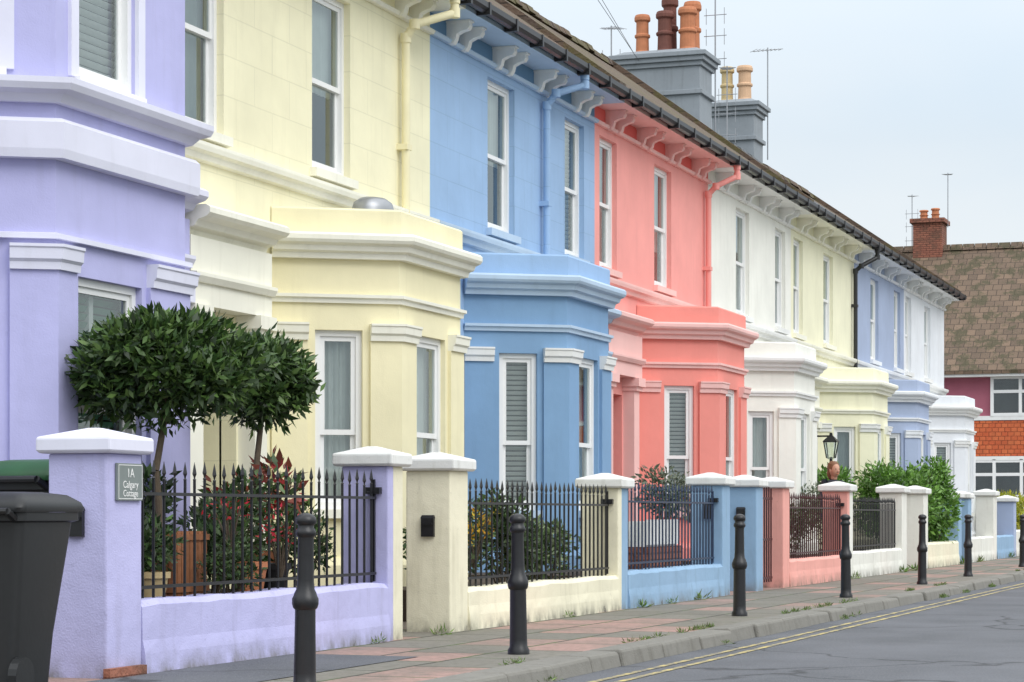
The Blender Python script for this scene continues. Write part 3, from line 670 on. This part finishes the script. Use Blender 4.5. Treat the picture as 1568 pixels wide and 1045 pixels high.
for a in [('garden_shrub',13.35,7.35,.72,.3,.30,1300,.07,GD),('garden_shrub',14.5,7.4,.75,.33,.33,1500,.07,GD),('garden_shrub',15.1,7.55,.85,.35,.40,1600,.08,GD),('garden_shrub',14.8,8.2,.9,.4,.4,1300,.09,GD),
 ('garden_shrub',15.6,7.2,.72,.26,.28,1100,.06,GD),('garden_shrub',14.0,7.0,.6,.25,.18,700,.05,GD),
 ('red_photinia',15.6,7.45,1.14,.28,.28,190,.12,RED),('red_photinia',15.2,7.6,1.0,.2,.25,100,.11,RED),
 ('flowering_plant',14.9,7.05,.85,.22,.22,180,.05,FR),('flowering_plant',14.2,7.1,1.0,.22,.14,90,.05,FR),
 ('garden_shrub',18.6,7.3,.62,.35,.34,1500,.07,GD),('garden_shrub',19.4,7.45,.7,.4,.38,1900,.07,GD),('garden_shrub',20.3,7.3,.7,.4,.42,1900,.08,GD),
 ('flowering_plant',19.0,7.1,.85,.25,.22,300,.055,[(.65,.42,.02),(.7,.35,.02),(.07,.13,.03),(.06,.1,.03)]),('flowering_plant',18.4,7.1,.75,.2,.2,180,.05,[(.7,.45,.03),(.07,.13,.03)]),
 ('variegated_shrub',20.9,7.1,.55,.3,.33,1300,.08,[(.30,.36,.20),(.15,.22,.09),(.08,.14,.04)]),
 ('garden_shrub',24.0,7.5,.6,.35,.3,900,.07,GD),('garden_shrub',28.8,8.1,1.25,.42,.42,1100,.08,GY),('red_photinia',29.3,7.9,1.2,.2,.2,90,.06,RED),
 ('garden_shrub',31,7.4,.7,.4,.4,1400,.07,GD),('garden_shrub',32.6,7.3,.75,.4,.45,1400,.07,GD),('garden_shrub',37.4,8.0,1.2,.4,.35,900,.08,GY),('garden_shrub',36.8,7.5,.8,.5,.4,1200,.07,GD),
 ('garden_shrub',39.6,8.1,1.45,.5,.45,1800,.11,LT),('garden_hedge',42.5,7.4,1.2,.95,.88,7500,.11,LT),('garden_hedge',43.7,7.05,1.05,.68,.9,5000,.11,LT),('garden_shrub',48.5,7.5,1.05,.4,.4,900,.1,GD),
 ('garden_shrub',45.6,7.3,.75,.4,.4,900,.1,GD),('golden_shrub',57.5,7.3,1.0,.9,.6,2500,.12,[(.45,.42,.03),(.3,.34,.03),(.5,.5,.06)])]:
    sd+=1; shrub(*a,sd)
shrub('window_box_flowers',31.6,8.55,1.15,.16,.14,260,.05,[(.55,.05,.04),(.07,.12,.03),(.4,.1,.08)],77)
m=MB(); 
for i in range(8): m.box(24.2+i*.16,24.2+i*.16+.145,7.0,7.03,.62,.9,'white')
m.box(24.18,25.5,7.03,7.3,.3,.88,'white'); m.box(24.15,25.53,6.98,7.32,.28,.6,'brick'); m.build('white_planter')
def tuft(x,y,z,n=50,s=.09,r=.09,seed=1,name='weeds'):
    foliage(name,[(x,y,z,r,r*.6,.03)],n,s,[(.10,.20,.03),(.16,.26,.05),(.2,.24,.08)],.16,.9,.2,seed=seed)
for i,(x,y,s) in enumerate([(15.6,6.59,.05),(16.9,6.6,.06),(22.6,6.6,.08),(23.7,6.58,.07),(24.9,6.58,.11),(20.2,6.6,.05),(33.9,6.6,.1),(38.0,6.58,.12),(39.3,6.6,.14),(44.8,6.6,.15),(47,6.6,.12),(52,6.6,.14)]): tuft(x,y,.01,50,s,.1,i+100)
E=empty('kerb_grass')
rg=random.Random(5)
for i in range(46):
    x=rg.uniform(13.5,46); y=rg.choice([4.88,4.88,4.56]); o=foliage('tuft',[(x,y,.0 if y>4.7 else -.09,rg.uniform(.08,.35),.025,.012)],int(rg.uniform(30,110)),.045,[(.10,.19,.03),(.16,.24,.05),(.12,.14,.05)],.16,.9,.2,seed=300+i,parent=E)
# ------------------------------------------------------------------ person behind the pillar
E=empty('person',(35.4,7.22,0)); E.rotation_euler=(0,0,math.radians(-135)); E.scale=(1.02,1.02,1.02)
def skin(name,V,Ed,R,mat,root=0):
    me=bpy.data.meshes.new(name); me.from_pydata(V,Ed,[]); o=bpy.data.objects.new(name,me); COL.objects.link(o); o.parent=E
    md=o.modifiers.new('Skin','SKIN'); md.use_smooth_shade=True
    for i,r in enumerate(R): me.skin_vertices[0].data[i].radius=r if isinstance(r,tuple) else (r,r)
    me.skin_vertices[0].data[root].use_root=True
    s=o.modifiers.new('Sub','SUBSURF'); s.levels=2; s.render_levels=2; me.materials.append(M[mat]); return o
skin('torso_and_arms',[(0,0,.95),(0,0,1.12),(.01,0,1.3),(0,0,1.42),(0,0,1.49),(0,.17,1.41),(.02,.22,1.15),(.12,.2,.93),(0,-.17,1.41),(.02,-.22,1.15),(.12,-.2,.93)],
 [(0,1),(1,2),(2,3),(3,4),(3,5),(5,6),(6,7),(3,8),(8,9),(9,10)],[(.12,.16),(.11,.14),(.12,.16),(.09,.12),(.06,.06),.065,.05,.04,.065,.05,.04],'coat')
skin('legs',[(0,0,.95),(0,.09,.86),(.02,.10,.48),(0,.10,.08),(.12,.11,.04),(0,-.09,.86),(.02,-.10,.48),(0,-.10,.08),(.12,-.11,.04)],[(0,1),(1,2),(2,3),(3,4),(0,5),(5,6),(6,7),(7,8)],[(.12,.15),.09,.06,.045,.04,.09,.06,.045,.04],'jeans')
for s in (1,-1):
    skin('hand',[(.12,s*.2,.93),(.155,s*.198,.87),(.19,s*.185,.80),(.19,s*.197,.795),(.187,s*.209,.80),(.178,s*.22,.81),(.19,s*.17,.85)],[(0,1),(1,2),(1,3),(1,4),(1,5),(1,6)],[.028,.03,.009,.009,.009,.008,.01],'skin')
skin('neck',[(0,0,1.46),(.01,0,1.52),(.015,0,1.58)],[(0,1),(1,2)],[.055,.052,.05],'skin')
def ell(mb,c,r,mat,n=18,mz=12,f=None):
    rings=[]
    for i in range(1,mz):
        t=math.pi*i/mz; ring=[]
        for j in range(n):
            a=2*math.pi*j/n; d=[math.sin(t)*math.cos(a),math.sin(t)*math.sin(a),-math.cos(t)]
            k=f(d) if f else 1
            ring.append((c[0]+d[0]*r[0]*k,c[1]+d[1]*r[1]*k,c[2]+d[2]*r[2]*k))
        rings.append(ring)
    mb.loft(rings,mat)
m=MB(); ell(m,(.02,0,1.62),(.098,.075,.12),'skin',f=lambda d:1-.10*max(0,-d[2])*(abs(d[1])))
m.loft([[(.105,-.008,1.635),(.105,.008,1.635),(.11,0,1.64)],[(.138,-.016,1.595),(.138,.016,1.595),(.142,0,1.605)],[(.11,-.012,1.585),(.11,.012,1.585),(.112,0,1.59)]],'skin')
for s in(1,-1): ell(m,(.02,s*.078,1.615),(.018,.012,.03),'skin',8,6); ell(m,(.107,s*.03,1.637),(.008,.012,.006),'iron',8,6)
ell(m,(.108,0,1.563),(.008,.026,.007),'terracotta',10,6); m.build('head',E,smooth=True)
m=MB(); ell(m,(-.012,0,1.665),(.106,.092,.10),'hair',f=lambda d:1+.04*math.sin(d[1]*22)+.03*math.sin(d[2]*17)); ell(m,(-.055,0,1.57),(.06,.08,.11),'hair'); m.build('hair',E,smooth=True)
# ------------------------------------------------------------------ far house
E=empty('tile_hung_house')
m=MB(); XF=75
m.box(XF,XF+9,-8,16,-.1,2.84,'wh_wall'); m.box(XF-.08,XF+.0,-8,10.9,2.86,4.0,'tilehang'); m.box(XF,XF+9,-8,16,2.84,5.6,'maroon')
m.box(XF-.1,XF,-8,16,4.02,4.16,'white'); m.box(XF-.45,XF+.0,-8.2,16.2,5.42,5.6,'white'); m.box(XF-.12,XF-.0,-8,16,2.72,2.85,'white')
m.build('walls',E)
m=MB(); F=Fr((XF,16),(XF,-8))
def fwin(y0,y1,z0,z1,nx=2):
    a,b=16-y1,16-y0
    fbox(m,F,a,b,.012,.02,z0,z1,'dark'); m.poly([F.pt(a,.05,z0),F.pt(b,.05,z0),F.pt(b,.05,z1),F.pt(a,.05,z1)],'glass')
    for i in range(nx+1):
        u=a+(b-a)*i/nx; fbox(m,F,u-.05,u+.05,0,.12,z0-.05,z1+.05,'upvc')
    for z in (z0,z0+(z1-z0)*.62,z1): fbox(m,F,a,b,0,.11,z-.05,z+.05,'upvc')
fwin(8.3,10.1,4.2,5.4,2); fwin(8.3,10.9,1.55,2.7,3); fwin(4,6,4.2,5.4,2); fwin(4,6,1.55,2.7,3)
m.build('windows',E)
m=MB(); m.hexa([(XF-.5,-8.3,5.5),(XF-.5,16.3,5.5),(XF+5,16.3,10.1),(XF+5,-8.3,10.1),(XF-.5,-8.3,5.62),(XF-.5,16.3,5.62),(XF+5,16.3,10.22),(XF+5,-8.3,10.22)],'roof_far')
m.hexa([(XF+5,-8.3,10.1),(XF+5,16.3,10.1),(XF+10,16.3,5.5),(XF+10,-8.3,5.5),(XF+5,-8.3,10.22),(XF+5,16.3,10.22),(XF+10,16.3,5.62),(XF+10,-8.3,5.62)],'roof_far')
for i in range(60):
    y=-8.3+i*.41; m.loft([[(XF+5-.18,q,10.14),(XF+5,q,10.36),(XF+5+.18,q,10.14)] for q in (y+.01,y+.4)],'roof_far')
m.poly([(XF,16,5.6),(XF+9,16,5.6),(XF+4.9,16,10.1)],'maroon')
m.build('roof',E)
m=MB(); m.box(79.6,80.7,12.45,13.45,9,11.1,'brick'); m.box(79.5,80.8,12.35,13.55,11.1,11.25,'brick'); m.box(79.55,80.75,12.4,13.5,9.3,9.75,'stack'); pot(m,80.1,12.75,11.25,.4,.14,'terracotta'); pot(m,80.1,13.15,11.25,.35,.14,'terracotta'); m.build('chimney',E)
aerial(80.3,12.35,11,1.9,0,.1,.4); aerial(80.3,13.6,10.2,2.0,1,.3,.3)
# ------------------------------------------------------------------ world, sun, camera
elev=math.radians(44); sdir=Vector((-.42,-.80,0)).normalized()
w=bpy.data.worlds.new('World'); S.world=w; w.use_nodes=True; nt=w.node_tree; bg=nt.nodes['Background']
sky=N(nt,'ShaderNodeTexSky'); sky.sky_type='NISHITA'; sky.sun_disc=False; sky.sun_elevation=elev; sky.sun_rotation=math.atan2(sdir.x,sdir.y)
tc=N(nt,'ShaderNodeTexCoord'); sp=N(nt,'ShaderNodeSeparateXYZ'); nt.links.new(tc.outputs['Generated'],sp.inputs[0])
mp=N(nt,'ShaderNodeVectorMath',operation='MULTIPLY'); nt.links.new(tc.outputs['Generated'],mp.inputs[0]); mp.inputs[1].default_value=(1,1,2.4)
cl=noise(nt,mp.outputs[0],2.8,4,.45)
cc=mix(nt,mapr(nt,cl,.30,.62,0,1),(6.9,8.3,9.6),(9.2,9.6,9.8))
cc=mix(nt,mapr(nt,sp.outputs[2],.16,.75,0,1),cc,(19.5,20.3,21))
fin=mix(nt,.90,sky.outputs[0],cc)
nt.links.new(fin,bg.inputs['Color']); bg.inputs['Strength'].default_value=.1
l=bpy.data.lights.new('sun','SUN'); l.energy=1.4; l.angle=math.radians(40); l.color=(1,.98,.95)
o=bpy.data.objects.new('sun',l); COL.objects.link(o)
v=Vector((sdir.x*math.cos(elev),sdir.y*math.cos(elev),math.sin(elev))); o.rotation_euler=v.to_track_quat('Z','Y').to_euler(); o.location=v*50
cam=bpy.data.cameras.new('camera'); co=bpy.data.objects.new('camera',cam); COL.objects.link(co); S.camera=co
co.location=(0,0,.95); co.rotation_euler=(math.pi/2,0,math.radians(19.54-90)); cam.lens=80.36; cam.sensor_width=36; cam.shift_y=.17; cam.clip_end=2000; cam.clip_start=.1
S.view_settings.view_transform='Standard'; S.view_settings.look='None'; S.view_settings.exposure=0
